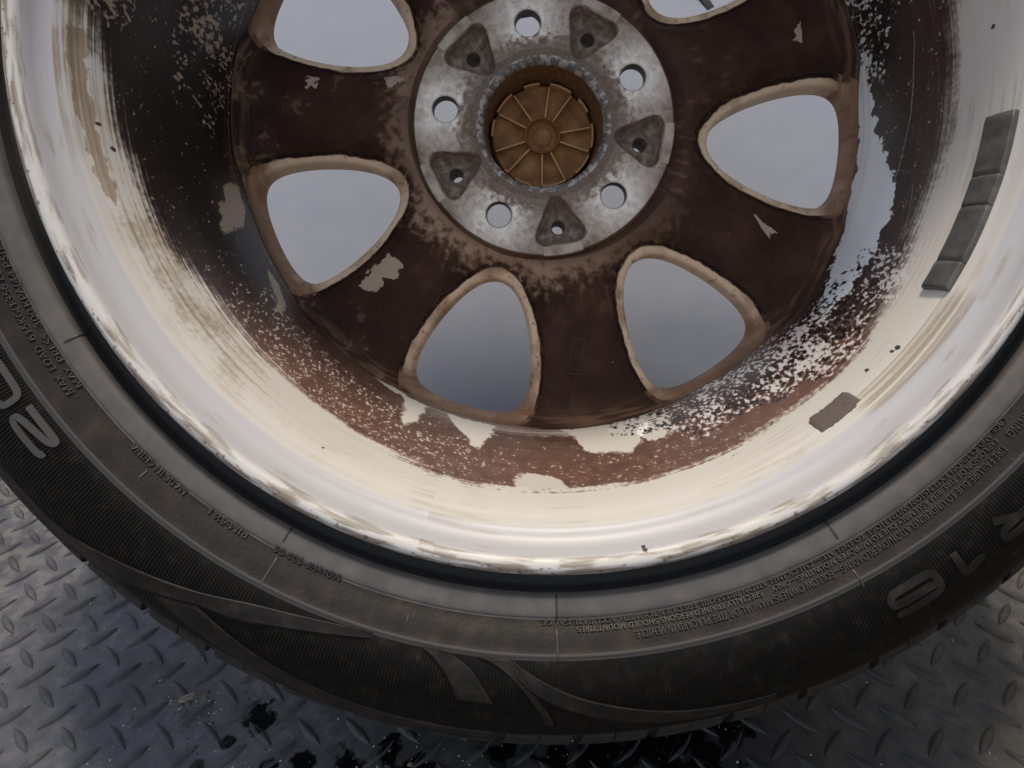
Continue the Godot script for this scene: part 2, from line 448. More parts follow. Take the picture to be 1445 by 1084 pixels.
func cast_marks(t: Node3D, mat: Material):
	# a calendar stamp on the lower right spoke and rows of small cast figures on two others
	for e in [[45.0, 129.0, 98.0, 2, 6, 2.6], [112.0, -69.0, -30.0, 1, 7, 2.2], [125.0, 48.0, 22.0, 1, 7, 2.2], [-80.0, 121.0, 176.0, 1, 8, 2.2]]:
		var st := SurfaceTool.new(); st.begin(Mesh.PRIMITIVE_TRIANGLES)
		var rng := RandomNumberGenerator.new(); rng.seed = int(e[0]) + 500
		var box := BoxMesh.new()
		for i in e[4]:
			for j in e[3]:
				for q in 3:
					box = BoxMesh.new(); box.size = Vector3(rng.randf_range(0.5, 1.7), 0.7, rng.randf_range(0.4, 0.6)) * MM
					if q == 1: box.size = Vector3(0.5, 0.7, rng.randf_range(1.2, 2.0)) * MM
					append_mesh(st, box, Transform3D(Basis.IDENTITY, Vector3((i - e[4] * 0.5) * e[5] * 1.25 + rng.randf_range(-0.4, 0.4), 0.0, (j - (e[3] - 1) * 0.5) * e[5] * 1.2 + rng.randf_range(-0.7, 0.7)) * MM))
		if e[3] == 2:
			for sg in [-1.0, 1.0]:
				box = BoxMesh.new(); box.size = Vector3(21.5, 0.6, 0.5) * MM
				append_mesh(st, box, Transform3D(Basis.IDENTITY, Vector3(-1.5, 0, sg * 3.6) * MM))
				box = BoxMesh.new(); box.size = Vector3(0.5, 0.6, 6.6) * MM
				append_mesh(st, box, Transform3D(Basis.IDENTITY, Vector3(-1.5 + sg * 10.4, 0, 0) * MM))
		var rad := Vector2(e[0], e[1]).length()
		var o := part("cast_mark", st.commit(), mat, t)
		o.position = Vector3(e[0], spoke_height(rad, 30.0) + 0.12, e[1]) * MM
		o.rotation_degrees.y = -e[2] + (12.0 if e[3] == 2 else 0.0)

func in_poly(poly: PackedVector2Array, x: float, y: float) -> bool:
	return Geometry2D.is_point_in_polygon(Vector2(x, y), poly)

func poly(a: Array) -> PackedVector2Array:
	var p := PackedVector2Array()
	for v in a: p.append(Vector2(v[0], v[1]))
	return p

func edge_at(E: Array, th: float) -> float:
	if th <= E[0][0]: return E[0][1]
	for i in E.size() - 1:
		if th <= E[i + 1][0]: return lerpf(E[i][1], E[i + 1][1], (th - E[i][0]) / (E[i + 1][0] - E[i][0]))
	return E[-1][1]

func barrel_material() -> StandardMaterial3D:
	var W := 1800
	var H := 420
	var rgb := PackedByteArray(); rgb.resize(W * H * 3)
	var ro := PackedByteArray(); ro.resize(W * H)
	var bp := PackedByteArray(); bp.resize(W * H)
	# where the clean outer band ends and the brake dust begins (angle, arc length)
	var E := [[-36, 82], [-20, 82.5], [-12, 84], [-2, 87], [8, 90], [18, 86], [27.5, 74], [35, 70], [45, 72], [52, 68], [60, 70], [67, 67], [74, 68], [84, 69], [93, 70], [102, 78], [112, 84], [123, 88], [133, 84], [142, 76], [150, 66], [158, 60], [165, 54], [172, 46], [178, 38], [190, 32]]
	# clean places where the paint shows: right-hand sheet, tongues at the bottom, patches on the left
	var sheet := poly([[-24, 172], [-21, 158], [-16, 157], [-12, 153.5], [-8, 151], [-3, 136], [0, 127], [2.3, 121.7], [6, 118], [9.6, 116.8], [15.8, 118], [21, 119], [27, 126], [24, 140], [20, 152], [14, 162], [5, 168], [-10, 172]])
	var tongues := [poly([[101.8, 158], [101.9, 125], [102.6, 116], [103.6, 115], [104.6, 122], [106.2, 150], [107.5, 160]]), poly([[88.6, 158], [89.2, 140], [90.0, 120], [91.4, 114.5], [92.2, 117], [93.2, 126], [95.4, 134], [97, 146], [98.5, 160]]), poly([[60.5, 160], [62, 140], [64, 118], [66.2, 108], [68, 110], [70.5, 114], [73.2, 117], [74.2, 128], [75.4, 142], [77, 160]]), poly([[76.5, 71], [77.2, 82], [79, 90], [82, 92.5], [84, 91.5], [84.2, 80], [84, 69]]), poly([[147.3, 122.9], [149, 121.5], [150.2, 127], [153, 128], [153.6, 137], [156.4, 140], [157.6, 149], [157.2, 160], [153, 161], [149, 150]]), poly([[131, 131], [132.6, 130], [134, 139], [138.5, 147], [141, 155], [138, 158], [133, 146]]), poly([[108.2, 154], [112, 160], [116, 166], [110, 169], [106, 163]]), poly([[57.8, 120], [60.5, 114], [63, 116], [64.2, 128], [63, 143], [59, 146]])]
	var smear := poly([[150.5, 44.5], [152.3, 40.5], [158.3, 38.5], [163, 36], [168.4, 36], [172, 36], [172, 43], [165, 45], [158, 46], [153, 47]])
	for j in H:
		var s := BS * (j + 0.5) / H
		for i in W:
			var th := TH0 + THW * (i + 0.5) / W
			var k := j * W + i
			var nf := nz(NF, i, j * 0.62)
			var nb := nz(NB, i * 1.1, j * 0.8)
			var nw := nz(NW, i, j * 0.7)
			var st := nz(NF, i * 0.045 + 300.0, j * 3.1)            # streaks that run round the rim
			var st2 := nz(NF, i * 0.12 + 90.0, j * 2.3 + 500.0)
			var nc := nz(NC, i * 2.9, j * 1.5)
			var nf2 := nz(NF, i * 2.8 + 77.0, j * 1.6 + 401.0)
			# paint
			var r := 0.83
			var g := 0.815
			var b := 0.785
			var left := smoothstep(104.0, 140.0, th)
			var right := 1.0 - smoothstep(18.0, 34.0, th)
			if s > 15.0 and s < 35.0:
				var gm := smoothstep(15.0, 19.0, s) * smoothstep(35.0, 32.0, s)
				r = lerpf(r, 0.72, gm); g = lerpf(g, 0.715, gm); b = lerpf(b, 0.72, gm)
			var rough := 0.44
			var hgt := 0.5
			# how thick the brake dust is
			var e := edge_at(E, th)
			var film := clampf((s - e + (st - 0.5) * lerpf(13.0, 17.0, left) * (1.0 - 0.3 * right) + (nf2 - 0.5) * 7.0 + (nb - 0.5) * 10.0 + (nw - 0.5) * 3.0) / lerpf(6.0, 13.0, maxf(left, right)) + 0.3, 0.0, 1.0)
			# light tan washes and drag marks on the clean band
			if s > 30.0 and film < 1.0:
				var wash := clampf((st2 - 0.50) * 3.0, 0.0, 1.0) * clampf((nb - 0.42) * 3.5, 0.0, 1.0) * 0.55 * (0.45 + 0.55 * left)
				if th > 18.0 and th < 40.0 and s > 26.0 and s < 48.0: wash = maxf(wash, clampf((st - 0.36) * 3.2, 0.0, 1.0) * 0.55 * smoothstep(18.0, 22.0, th) * smoothstep(40.0, 36.0, th))
				wash = maxf(wash, left * smoothstep(30.0, 50.0, s) * clampf((st * 0.55 + nb * 0.5 + nf2 * 0.25 - 0.60) * 3.2, 0.0, 1.0) * 0.75)
				if th > 150.0: wash = maxf(wash, smoothstep(150.0, 172.0, th) * smoothstep(22.0, 27.0, s) * clampf((st + nb - 0.72) * 2.2, 0.0, 0.85))
				r = lerpf(r, 0.52, wash); g = lerpf(g, 0.44, wash); b = lerpf(b, 0.345, wash)
				rough += wash * 0.3
			if s < 18.5:                                             # scuffed, rusty lip
				var lip := clampf((nz(NF, i * 0.35, j * 2.6) - 0.44) * 4.5 + (1.0 - s / 18.5) * 1.6 - 0.25 + (nb - 0.5) * 1.4, 0.0, 1.0) * (0.66 if s < 14.0 else 0.45)
				r = lerpf(r, 0.42, lip); g = lerpf(g, 0.36, lip); b = lerpf(b, 0.30, lip)
				if nf2 > 0.74 and s < 13.0: r *= 0.7; g *= 0.66; b *= 0.62
				rough += lip * 0.3
			elif s < 30.0:
				var haze := clampf((nz(NF, i * 0.2, j * 1.8) - 0.55) * 4.0, 0.0, 1.0) * clampf((nb - 0.5) * 5.0, 0.0, 1.0) * 0.4
				r = lerpf(r, 0.55, haze); g = lerpf(g, 0.47, haze); b = lerpf(b, 0.37, haze)
			if in_poly(smear, th + (nf - 0.5) * 2.0, s + (nf - 0.5) * 5.0):
				var sa := 0.6 + (st - 0.5) * 0.8
				r = lerpf(r, 0.52, sa); g = lerpf(g, 0.435, sa); b = lerpf(b, 0.345, sa); rough = 0.6
			if film > 0.0:
				# dust is brown, greyer rightward; on the left shade is painted near black
				var dr := 0.42
				var dg := 0.305
				var db := 0.262
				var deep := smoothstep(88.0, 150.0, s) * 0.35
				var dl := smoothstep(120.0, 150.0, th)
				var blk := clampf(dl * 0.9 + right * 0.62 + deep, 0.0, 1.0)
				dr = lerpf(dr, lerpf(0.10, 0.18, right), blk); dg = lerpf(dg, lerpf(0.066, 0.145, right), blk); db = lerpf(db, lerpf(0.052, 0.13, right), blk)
				var tone := (nf - 0.5) * 0.10 + (st2 - 0.5) * 0.10
				dr += tone * (1.0 - blk * 0.6); dg += tone * 0.8 * (1.0 - blk * 0.6); db += tone * 0.7 * (1.0 - blk * 0.6)
				var drough := 0.5
				hgt = 0.62
				# speckles of paint that show through
				var fleck := 0.0
				var zone := smoothstep(34.0, 24.0, absf(s - e - 26.0)) * smoothstep(76.0, 100.0, th) * smoothstep(150.0, 128.0, th)
				zone = maxf(zone, smoothstep(26.0, 10.0, absf(s - e - 24.0)) * smoothstep(40.0, 60.0, th) * smoothstep(86.0, 76.0, th) * 0.6)
				if nw * 0.62 + nf2 * 0.38 > 0.70 - zone * 0.10 and nf > 0.58 - zone * 0.20: fleck = 0.7
				if nw > 0.9 and nf > 0.52: fleck = maxf(fleck, 0.35)
				# clean sheets and tongues
				var wx := th + (nf - 0.5) * 2.4 + (nw - 0.5) * 0.7
				var wy := s + (nb - 0.5) * 8.0 + (nf - 0.5) * 7.0 + (nw - 0.5) * 2.5
				var clean := 0.0
				var cool := 0.0  # paler, bluer paint; on the right-hand sheet it paints in sky light
				if th < 30.0 and in_poly(sheet, wx, wy): clean = 1.0 - 0.25 * smoothstep(150.0, 165.0, s) * st2; cool = 1.0
				elif s > 66.0 and th > 54.0 and th < 162.0:
					for q in tongues:
						if in_poly(q, wx, wy): clean += 0.46
						if in_poly(q, th + (nf2 - 0.5) * 1.2, s + (nf2 - 0.5) * 6.0): clean += 0.46
				# the pale wash between dust and windows
				var inner := smoothstep(137.0, 146.0, wy) * smoothstep(172.0, 160.0, s) * smoothstep(54.0, 62.0, th) * smoothstep(108.0, 96.0, th)
				clean = maxf(clean, inner * (0.55 + 0.45 * smoothstep(84.0, 70.0, th)) * clampf(0.55 + (st - 0.5) * 2.5, 0.25, 1.0))
				# tan streaks near the spokes
				var tan_ := smoothstep(146.0, 160.0, s) * clampf((st - 0.45) * 4.0, 0.0, 1.0) * 0.55
				# crusty spatter: lower right and both upper sides
				var crust := 0.0
				var c1 := clampf(1.25 - Vector2((th - 40.0) / 24.0, (s - lerpf(112.0, 150.0, clampf((th - 16.0) / 42.0, 0.0, 1.0)) + 4.0) / 33.0).length() + (nb - 0.5) * 1.0, 0.0, 1.0)
				var c2 := clampf(1.15 - Vector2((th + 29.0) / 9.0, (s - 145.0) / 26.0).length() + (nb - 0.5) * 1.1, 0.0, 1.0)
				var c3 := clampf(1.15 - Vector2((th - 181.0) / 12.0, (s - 132.0) / 24.0).length() + (nb - 0.5) * 1.1, 0.0, 1.0)
				var c4 := clampf(0.9 - Vector2((th - 181.0) / 9.0, (s - 60.0) / 18.0).length() + (nb - 0.5) * 1.1, 0.0, 1.0)
				crust = maxf(maxf(c1, c2), maxf(c3, c4))
				if crust > 0.0:
					var pat := nf2 * 0.44 + nc * 0.16 + nw * 0.16 + nf * 0.24 + (nb - 0.5) * 0.22
					if pat > 0.595 - crust * 0.10:
						clean = maxf(clean, clampf(0.35 + (pat - 0.555 + crust * 0.10) * 6.0, 0.0, 0.92)); cool = maxf(cool, 0.6 if th < 70.0 else 0.0); hgt = 0.4
						if th > 120.0: r = 0.62; g = 0.56; b = 0.46
					elif pat < 0.40 + crust * 0.06 and th < 90.0: clean = 0.0; dr = 0.14; dg = 0.12; db = 0.13; hgt = 0.95; drough = 0.3
				if clean > 0.3 and th > 120.0: r = 0.66; g = 0.595; b = 0.50
				clean = maxf(clean, fleck)
				# scratches on the right
				if right > 0.5 and s > 80.0 and s < 125.0 and st2 > 0.66 and nw > 0.45: clean = maxf(clean, 0.22 * smoothstep(125.0, 90.0, s))
				if th < 4.0 and th > -21.0 and absf(s - 114.6 - (th + 20.6) * 0.4 - (nb - 0.5) * 1.5) < 0.35: clean = maxf(clean, 0.5)
				if th < 12.0 and th > 3.0 and absf(s - 108.0 + (th - 3.0) * 0.9) < 0.4: clean = maxf(clean, 0.35)
				dr = lerpf(dr, 0.52, tan_); dg = lerpf(dg, 0.43, tan_); db = lerpf(db, 0.36, tan_)
				var a := film * (1.0 - clean)
				var pr := lerpf(r, 0.90, cool)
				var pg := lerpf(g, 0.915, cool)
				var pb := lerpf(b, 0.93, cool)
				if clean > 0.5: hgt = minf(hgt, 0.42)
				r = lerpf(pr, dr, a); g = lerpf(pg, dg, a); b = lerpf(pb, db, a)
				rough = lerpf(rough, drough, a)
			for q in [[29.0, 48.9, 1.1], [29.7, 49.8, 0.7], [33.3, 54.2, 0.9], [69.0, 17.5, 0.8], [69.1, 19.5, 0.6], [160.9, 46.8, 0.9], [158.1, 52.2, 1.1], [-15.0, 60.0, 0.9], [110.0, 47.0, 0.5]]:
				if absf(th - q[0]) < 1.5 and Vector2((th - q[0]) * 3.3, (s - q[1]) * 0.6).length() < q[2] * (0.6 + nf2 * 0.8): r *= 0.3; g *= 0.27; b *= 0.25
			# tiny dark specks
			if nw > 0.94 and nb > 0.55 and s > 12.0: r *= 0.6; g *= 0.55; b *= 0.5
			rgb[k * 3] = int(clampf(r, 0, 1) * 255); rgb[k * 3 + 1] = int(clampf(g, 0, 1) * 255); rgb[k * 3 + 2] = int(clampf(b, 0, 1) * 255)
			ro[k] = int(clampf(rough, 0, 1) * 255)
			bp[k] = int(clampf(hgt + (nf - 0.5) * 0.08, 0, 1) * 255)
	var m := image_mat(rgb, W, H, 0.5, ro, bp, 0.025)
	m.metallic = 0.0; m.clearcoat_enabled = true; m.clearcoat = 0.12; m.clearcoat_roughness = 0.3
	return m

func disc_material() -> StandardMaterial3D:
	var W := 1180
	var H := 960
	var px := 0.32                        # covers x -188.8 .. 188.8, z -118 .. 189
	var rgb := PackedByteArray(); rgb.resize(W * H * 3)
	var ro := PackedByteArray(); ro.resize(W * H)
	var bp := PackedByteArray(); bp.resize(W * H)
	var patches := [poly([[-91, 113], [-87, 104], [-79, 93], [-74, 91], [-68, 95], [-69, 104], [-77, 107], [-80, 116]]), poly([[127, 29], [134, 32], [141, 35], [138, 40], [133, 36]]), poly([[129, -89], [132, -81], [133, -74], [128, -74], [130, -81]]), poly([[-139, -4], [-134, -4], [-135, 3], [-142, 3]]), poly([[-95, -8], [-86, -12], [-84, -8], [-93, -4]])]
	for j in H:
		var z := -118.0 + j * px
		for i in W:
			var x := -188.8 + i * px
			var k := j * W + i
			var rad := sqrt(x * x + z * z)
			if rad < 70.0 or rad > 188.0: continue
			var ang := rad_to_deg(atan2(z, x))
			var f := fposmod(ang - WINDOW + 180.0 / 7.0, 360.0 / 7.0) - 180.0 / 7.0
			var lx := rad * cos(deg_to_rad(f))
			var lz := rad * sin(deg_to_rad(f))
			var d := window_sdf(lx, lz)
			var nf := nz(NF, i, j)
			var nb := nz(NB, i + 300.0, j)
			var nw := nz(NW, i, j)
			var r := 0.225
			var g := 0.148
			var b := 0.112
			var tone := (nb - 0.5) * 0.09 + (nf - 0.5) * 0.05
			r += tone; g += tone * 0.75; b += tone * 0.6
			var rough := 0.68
			var foot := smoothstep(142.0, 172.0, rad + (nf - 0.5) * 20.0) * (smoothstep(100.0, 150.0, ang) if ang > 0.0 else (1.0 if ang < -150.0 else 0.25)) * 0.6  # darker spoke feet, mostly left: painted shade, blending into the barrel
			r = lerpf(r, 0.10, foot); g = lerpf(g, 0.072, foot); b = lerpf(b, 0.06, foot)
			# reddish rusty bloom
			var bloom := clampf((nb - 0.55) * 4.0, 0.0, 1.0) * 0.4
			r = lerpf(r, 0.28, bloom); g = lerpf(g, 0.19, bloom); b = lerpf(b, 0.145, bloom)
			# pale beige wash round the hub, lower left side
			var hubw: float = smoothstep(100.0, 80.0, rad + (nf - 0.5) * 26.0 + (nb - 0.5) * 12.0) * (0.25 + 0.75 * clampf(sin(deg_to_rad(clampf(ang + 0.0, 20.0, 200.0) - 20.0)), 0.0, 1.0) if ang > 20.0 else (0.75 if ang < -140.0 else 0.12))
			if rad < 79.0: hubw *= 0.45
			r = lerpf(r, 0.62, hubw); g = lerpf(g, 0.515, hubw); b = lerpf(b, 0.43, hubw)
			var smr := clampf((nz(NF, rad * 1.2 + 50.0, ang * 5.0) - 0.52) * 4.0, 0.0, 1.0) * clampf((nb - 0.40) * 3.0, 0.0, 1.0) * smoothstep(135.0, 85.0, rad) * 0.5
			r = lerpf(r, 0.50, smr); g = lerpf(g, 0.40, smr); b = lerpf(b, 0.33, smr)
			# scuffs and paint patches
			for q in patches:
				if absf(x - q[0].x) < 40.0 and absf(z - q[0].y) < 40.0 and in_poly(q, x + (nf - 0.5) * 5.0, z + (nf - 0.5) * 5.0): r = 0.66; g = 0.59; b = 0.52
			if nw > 0.88 and nf > 0.68: r = 0.68; g = 0.64; b = 0.6
			if nb > 0.66 and nf > 0.60 and rad > 120.0 and x < -40.0: r = lerpf(r, 0.42, 0.6); g = lerpf(g, 0.37, 0.6); b = lerpf(b, 0.27, 0.6)
			# bare, paler edge band round every window
			var bandedge := 4.7 + (nb - 0.5) * 2.2 + (nf - 0.5) * 0.8
			if d < bandedge and rad < 182.0:
				var keep := 1.0 - smoothstep(174.0, 179.0, rad) * 0.6
				var dirty := clampf((nb - 0.52) * 3.0, 0.0, 1.0) * 0.5 + clampf((nf - 0.7) * 4.0, 0.0, 0.4)
				dirty = clampf(dirty + smoothstep(156.0, 172.0, rad) * 0.45, 0.0, 0.95)
				var br := lerpf(0.86, 0.46, dirty)
				var bg := lerpf(0.76, 0.345, dirty)
				var bb := lerpf(0.645, 0.26, dirty)
				var a := clampf((bandedge - d) * 1.5, 0.0, 1.0) * keep
				r = lerpf(r, br, a); g = lerpf(g, bg, a); b = lerpf(b, bb, a); rough = 0.6
			elif d < bandedge + 2.0 and rad < 172.0 and nf > 0.36: r *= 0.62; g *= 0.58; b *= 0.58  # crease outside the band darkened, shade painted into the colour
			# greasy foot of the barrel
			if rad > 165.0 and d < 6.0:
				var tw := smoothstep(165.0, 170.0, rad) * (0.35 + 0.65 * clampf((nz(NF, rad * 5.0, ang * 2.0) - 0.3) * 2.5, 0.0, 1.0))
				r = lerpf(r, 0.50, tw); g = lerpf(g, 0.39, tw); b = lerpf(b, 0.31, tw)
			if rad > 166.0 and d > 6.0:
				var w := smoothstep(166.0, 176.0, rad) * clampf((nz(NF, rad * 6.0, ang * 2.0) - 0.35) * 3.0, 0.0, 1.0) * 0.55
				r = lerpf(r, 0.48, w); g = lerpf(g, 0.385, w); b = lerpf(b, 0.31, w)
			rgb[k * 3] = int(clampf(r, 0, 1) * 255); rgb[k * 3 + 1] = int(clampf(g, 0, 1) * 255); rgb[k * 3 + 2] = int(clampf(b, 0, 1) * 255)
			ro[k] = int(clampf(rough + (nf - 0.5) * 0.2, 0, 1) * 255)
			bp[k] = int(clampf(0.5 + (nf - 0.5) * 0.5 + (nw - 0.5) * 0.15, 0, 1) * 255)
	var m := image_mat(rgb, W, H, 0.5, ro, bp, 0.025)
	m.metallic_specular = 0.28
	return m

func make_spokes(t: Node3D):
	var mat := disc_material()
	cast_marks(t, mats.cast)
	var half := 180.0 / 7.0
	var r0 := 72.0
	var r1 := 179.0
	var c := 135.0
	var rays := 49
	var rings := 22
	for k in 7:
		var mid := WINDOW + half + k * 2.0 * half
		var st := SurfaceTool.new(); st.begin(Mesh.PRIMITIVE_TRIANGLES)
		for side in [-1.0, 1.0]:
			var axis := deg_to_rad(mid + side * half)
			for face in 2:
				var pts := PackedVector3Array()
				var uvs := PackedVector2Array()
				var hv := Vector2(cos(deg_to_rad(half)), sin(deg_to_rad(half)))
				var phis := ray_angles(rays, 0.0, PI, [hv * r1 - Vector2(c, 0), hv * r0 - Vector2(c, 0)])
				for i in rays:
					var phi: float = phis[i]
					var dir := Vector2(cos(phi), sin(phi))
					# window outline by bisection
					var a := 2.0
					var b := 60.0
					for it in 18:
						var m := (a + b) * 0.5
						if window_sdf(c + dir.x * m, dir.y * m) < 0.0: a = m
						else: b = m
					var lo := a
					# the far end of the ray: rim, hub or the middle of the spoke
					var far := 1e9
					var bq := c * dir.x
					far = -bq + sqrt(bq * bq + r1 * r1 - c * c)
					var disc := bq * bq - (c * c - r0 * r0)
					if dir.x < 0 and disc > 0: far = minf(far, -bq - sqrt(disc))
					var nn := Vector2(-sin(deg_to_rad(half)), cos(deg_to_rad(half)))
					var den := nn.dot(dir)
					if den > 1e-6: far = minf(far, -nn.dot(Vector2(c, 0)) / den)
					for j in (rings if face == 0 else 3):
						var q := Vector2(c, 0)
						var h := 31.0
						if face == 0:
							if j < 2:
								q += dir * (lo - (0.9 if j == 0 else 0.25)); h = 32.0 if j == 0 else 42.0
							else:
								var g := pow(float(j - 2) / (rings - 3), 1.7)
								q += dir * lerpf(lo, far, g)
								h = spoke_height(q.length(), maxf(window_sdf(q.x, q.y), 0.0))
						else:
							q += dir * (lerpf(lo - 0.9, far, j / 2.0)); h = 32.0 - 1.0 * j
						var w := Vector2(q.x, q.y * -side).rotated(axis)
						pts.append(Vector3(w.x, h, w.y) * MM)
						uvs.append(Vector2((w.x + 188.8) / (1180.0 * 0.32), (w.y + 118.0) / (960.0 * 0.32)))
				append_mesh(st, grid(pts, rays, rings if face == 0 else 3, uvs, (side < 0) == (face == 0)))
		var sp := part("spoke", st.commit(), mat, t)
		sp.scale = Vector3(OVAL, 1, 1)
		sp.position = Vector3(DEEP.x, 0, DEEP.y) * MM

# --- hub
func pocket_radius(phi: float) -> float:         # rounded triangle with one corner towards the hub (phi = PI)
	var m := -1e9
	var s := 0.0
	var ds := []
	for a in [0.0, 2.094, 4.189]: ds.append(cos(phi - a) / 11.4)
	for v in ds: m = maxf(m, v)
	for v in ds: s += pow(maxf(v, 0.0), 2.3)
	return 1.0 / pow(s, 1.0 / 2.3) * 1.0

func make_hub(t: Node3D):
	var W := 760
	var rgb := PackedByteArray(); rgb.resize(W * W * 3)
	var ro := PackedByteArray(); ro.resize(W * W)
	var bp := PackedByteArray(); bp.resize(W * W)
	for j in W:
		for i in W:
			var x := (i + 0.5) / W * 160.0 - 80.0
			var z := (j + 0.5) / W * 160.0 - 80.0
			var rad := sqrt(x * x + z * z)
			if rad > 79.0 or rad < 30.0: continue
			var k := j * W + i
			var ang := rad_to_deg(atan2(z, x))
			var f := fposmod(ang - LUG + 36.0, 72.0) - 36.0
			var nf := nz(NF, i, j)
			var nb := nz(NB, i * 1.6, j * 1.6)
			var nw := nz(NW, i, j)
			var brush := nz(NF, ang * 2.0 + 200.0, rad * 9.0)
			# machined metal, brightest round the bolt holes, stained between and towards the bore
			var clean := clampf(1.25 - absf(f) / 26.0, 0.0, 1.0) * smoothstep(44.0, 53.0, rad + (nf - 0.5) * 8.0)
			clean = maxf(clean, smoothstep(47.0, 54.0, rad) * 0.45)
			clean = clampf(clean + (nf - 0.5) * 0.45 + (nb - 0.5) * 0.5, 0.0, 1.0)
			var r := lerpf(0.50, 0.90, clean)
			var g := lerpf(0.45, 0.87, clean)
			var b := lerpf(0.40, 0.83, clean)
			var sp := (nw - 0.5) * lerpf(0.22, 0.05, clean) + (brush - 0.5) * 0.05
			r += sp; g += sp; b += sp
			var rust := clampf((nb * 0.5 + nf * 0.7 - 0.68) * 5.0, 0.0, 1.0) * (1.0 - clean) * 0.6
			rust = maxf(rust, smoothstep(68.0, 74.0, rad) * clampf((nf - 0.48) * 4.0, 0.0, 1.0) * smoothstep(14.0, 26.0, absf(f)) * 0.6)
			r = lerpf(r, 0.46, rust); g = lerpf(g, 0.36, rust); b = lerpf(b, 0.25, rust)
			if rad < 42.5 and rad > 37.8: r *= 0.88; g *= 0.86; b *= 0.85
			if rad < 38.6:                          # corroded lip of the bore
				var l := clampf((nf - 0.42) * 5.0, 0.0, 1.0)
				r = lerpf(0.43, 0.68, l); g = lerpf(0.415, 0.66, l); b = lerpf(0.40, 0.63, l)
			var grime := smoothstep(64.0, 76.0, rad + (nf - 0.5) * 16.0) * 0.55 * (1.0 - clean * 0.5) + clampf((nb - 0.56) * 3.0, 0.0, 0.5) * (1.0 - clean * 0.7)
			r = lerpf(r, 0.34, grime); g = lerpf(g, 0.275, grime); b = lerpf(b, 0.21, grime)
			if nw > 0.9 and nf < 0.42: r *= 0.5; g *= 0.45; b *= 0.4
			if rad > 74.0: r *= 0.6; g *= 0.5; b *= 0.42
			rgb[k * 3] = int(clampf(r, 0, 1) * 255); rgb[k * 3 + 1] = int(clampf(g, 0, 1) * 255); rgb[k * 3 + 2] = int(clampf(b, 0, 1) * 255)
			ro[k] = int(clampf(lerpf(0.75, 0.42, clean), 0, 1) * 255)
			bp[k] = int(clampf(0.5 + (nf - 0.5) * lerpf(0.7, 0.15, clean) + (nw - 0.5) * lerpf(0.45, 0.08, clean), 0, 1) * 255)
	var mat := image_mat(rgb, W, W, 0.5, ro, bp, 0.035)
	mat.metallic = 0.25
	var st := SurfaceTool.new(); st.begin(Mesh.PRIMITIVE_TRIANGLES)
	var hub := Node3D.new()
	for k in 10:
		var lug := k % 2 == 0
		var axis := deg_to_rad(LUG + 36.0 * k)
		var c := 57.15 if lug else 57.6
		var pts := PackedVector3Array()
		var uvs := PackedVector2Array()
		var rays := 73
		var cn := []
		for sg in [-1.0, 1.0]:
			for rr in [74.3, 38.0]: cn.append(Vector2(rr * cos(deg_to_rad(18.0)) - c, sg * rr * sin(deg_to_rad(18.0))))
		var phis := ray_angles(rays, 0.0, TAU, cn)
		for i in rays:
			var phi: float = phis[i]
			var dir := Vector2(cos(phi), sin(phi))
			var lo := 8.0 if lug else pocket_radius(phi)
			var far := 1e9
			var bq := c * dir.x
			far = -bq + sqrt(bq * bq + 74.3 * 74.3 - c * c)
			var dq := bq * bq - (c * c - 38.0 * 38.0)
			if dir.x < 0 and dq > 0: far = minf(far, -bq - sqrt(dq))
			for sg in [-1.0, 1.0]:
				var nn := Vector2(-sin(deg_to_rad(18.0)), cos(deg_to_rad(18.0)) * 1.0)
				nn.y *= sg
				var den := nn.dot(dir)
				if den > 1e-6: far = minf(far, -nn.dot(Vector2(c, 0)) / den)
			lo = minf(lo, far - 0.6)
			for j in 6:
				var q := Vector2(c, 0)
				var h := 66.1
				if j == 0: q += dir * (lo - 0.55); h -= 0.9
				elif j == 1: q += dir * lo; h -= 0.25
				else: q += dir * lerpf(lo + 0.5, far, (j - 2) / 3.0)
				# a shallow painted flat between each pocket and the pad's edge
				var w := q.rotated(axis)
				pts.append(Vector3(w.x, h, w.y) * MM); uvs.append(w / 160.0 + Vector2(0.5, 0.5))
		append_mesh(st, grid(pts, rays, 6, uvs))
	append_mesh(st, lathe([[74.3, 66.1], [75.0, 65.7], [75.3, 64.8], [76.4, 57.0], [76.8, 55.0]], 160, 0, 360, true))
	append_mesh(st, lathe([[34.6, 61.5], [35.2, 64.2], [36.8, 66.6], [38.0, 66.1]], 160, 0, 360, true))
	var pad := part("hub_pad", st.commit(), mat, t, "bare stained metal mounting pad round the hub bore")
	part("bore_wall", lathe([[31.5, 30.0], [32.4, 36.0], [33.6, 45.0], [34.2, 56.0], [34.7, 61.6]], 120, 0, 360, true), mats.rust, pad, "rusty wall of the hub bore")
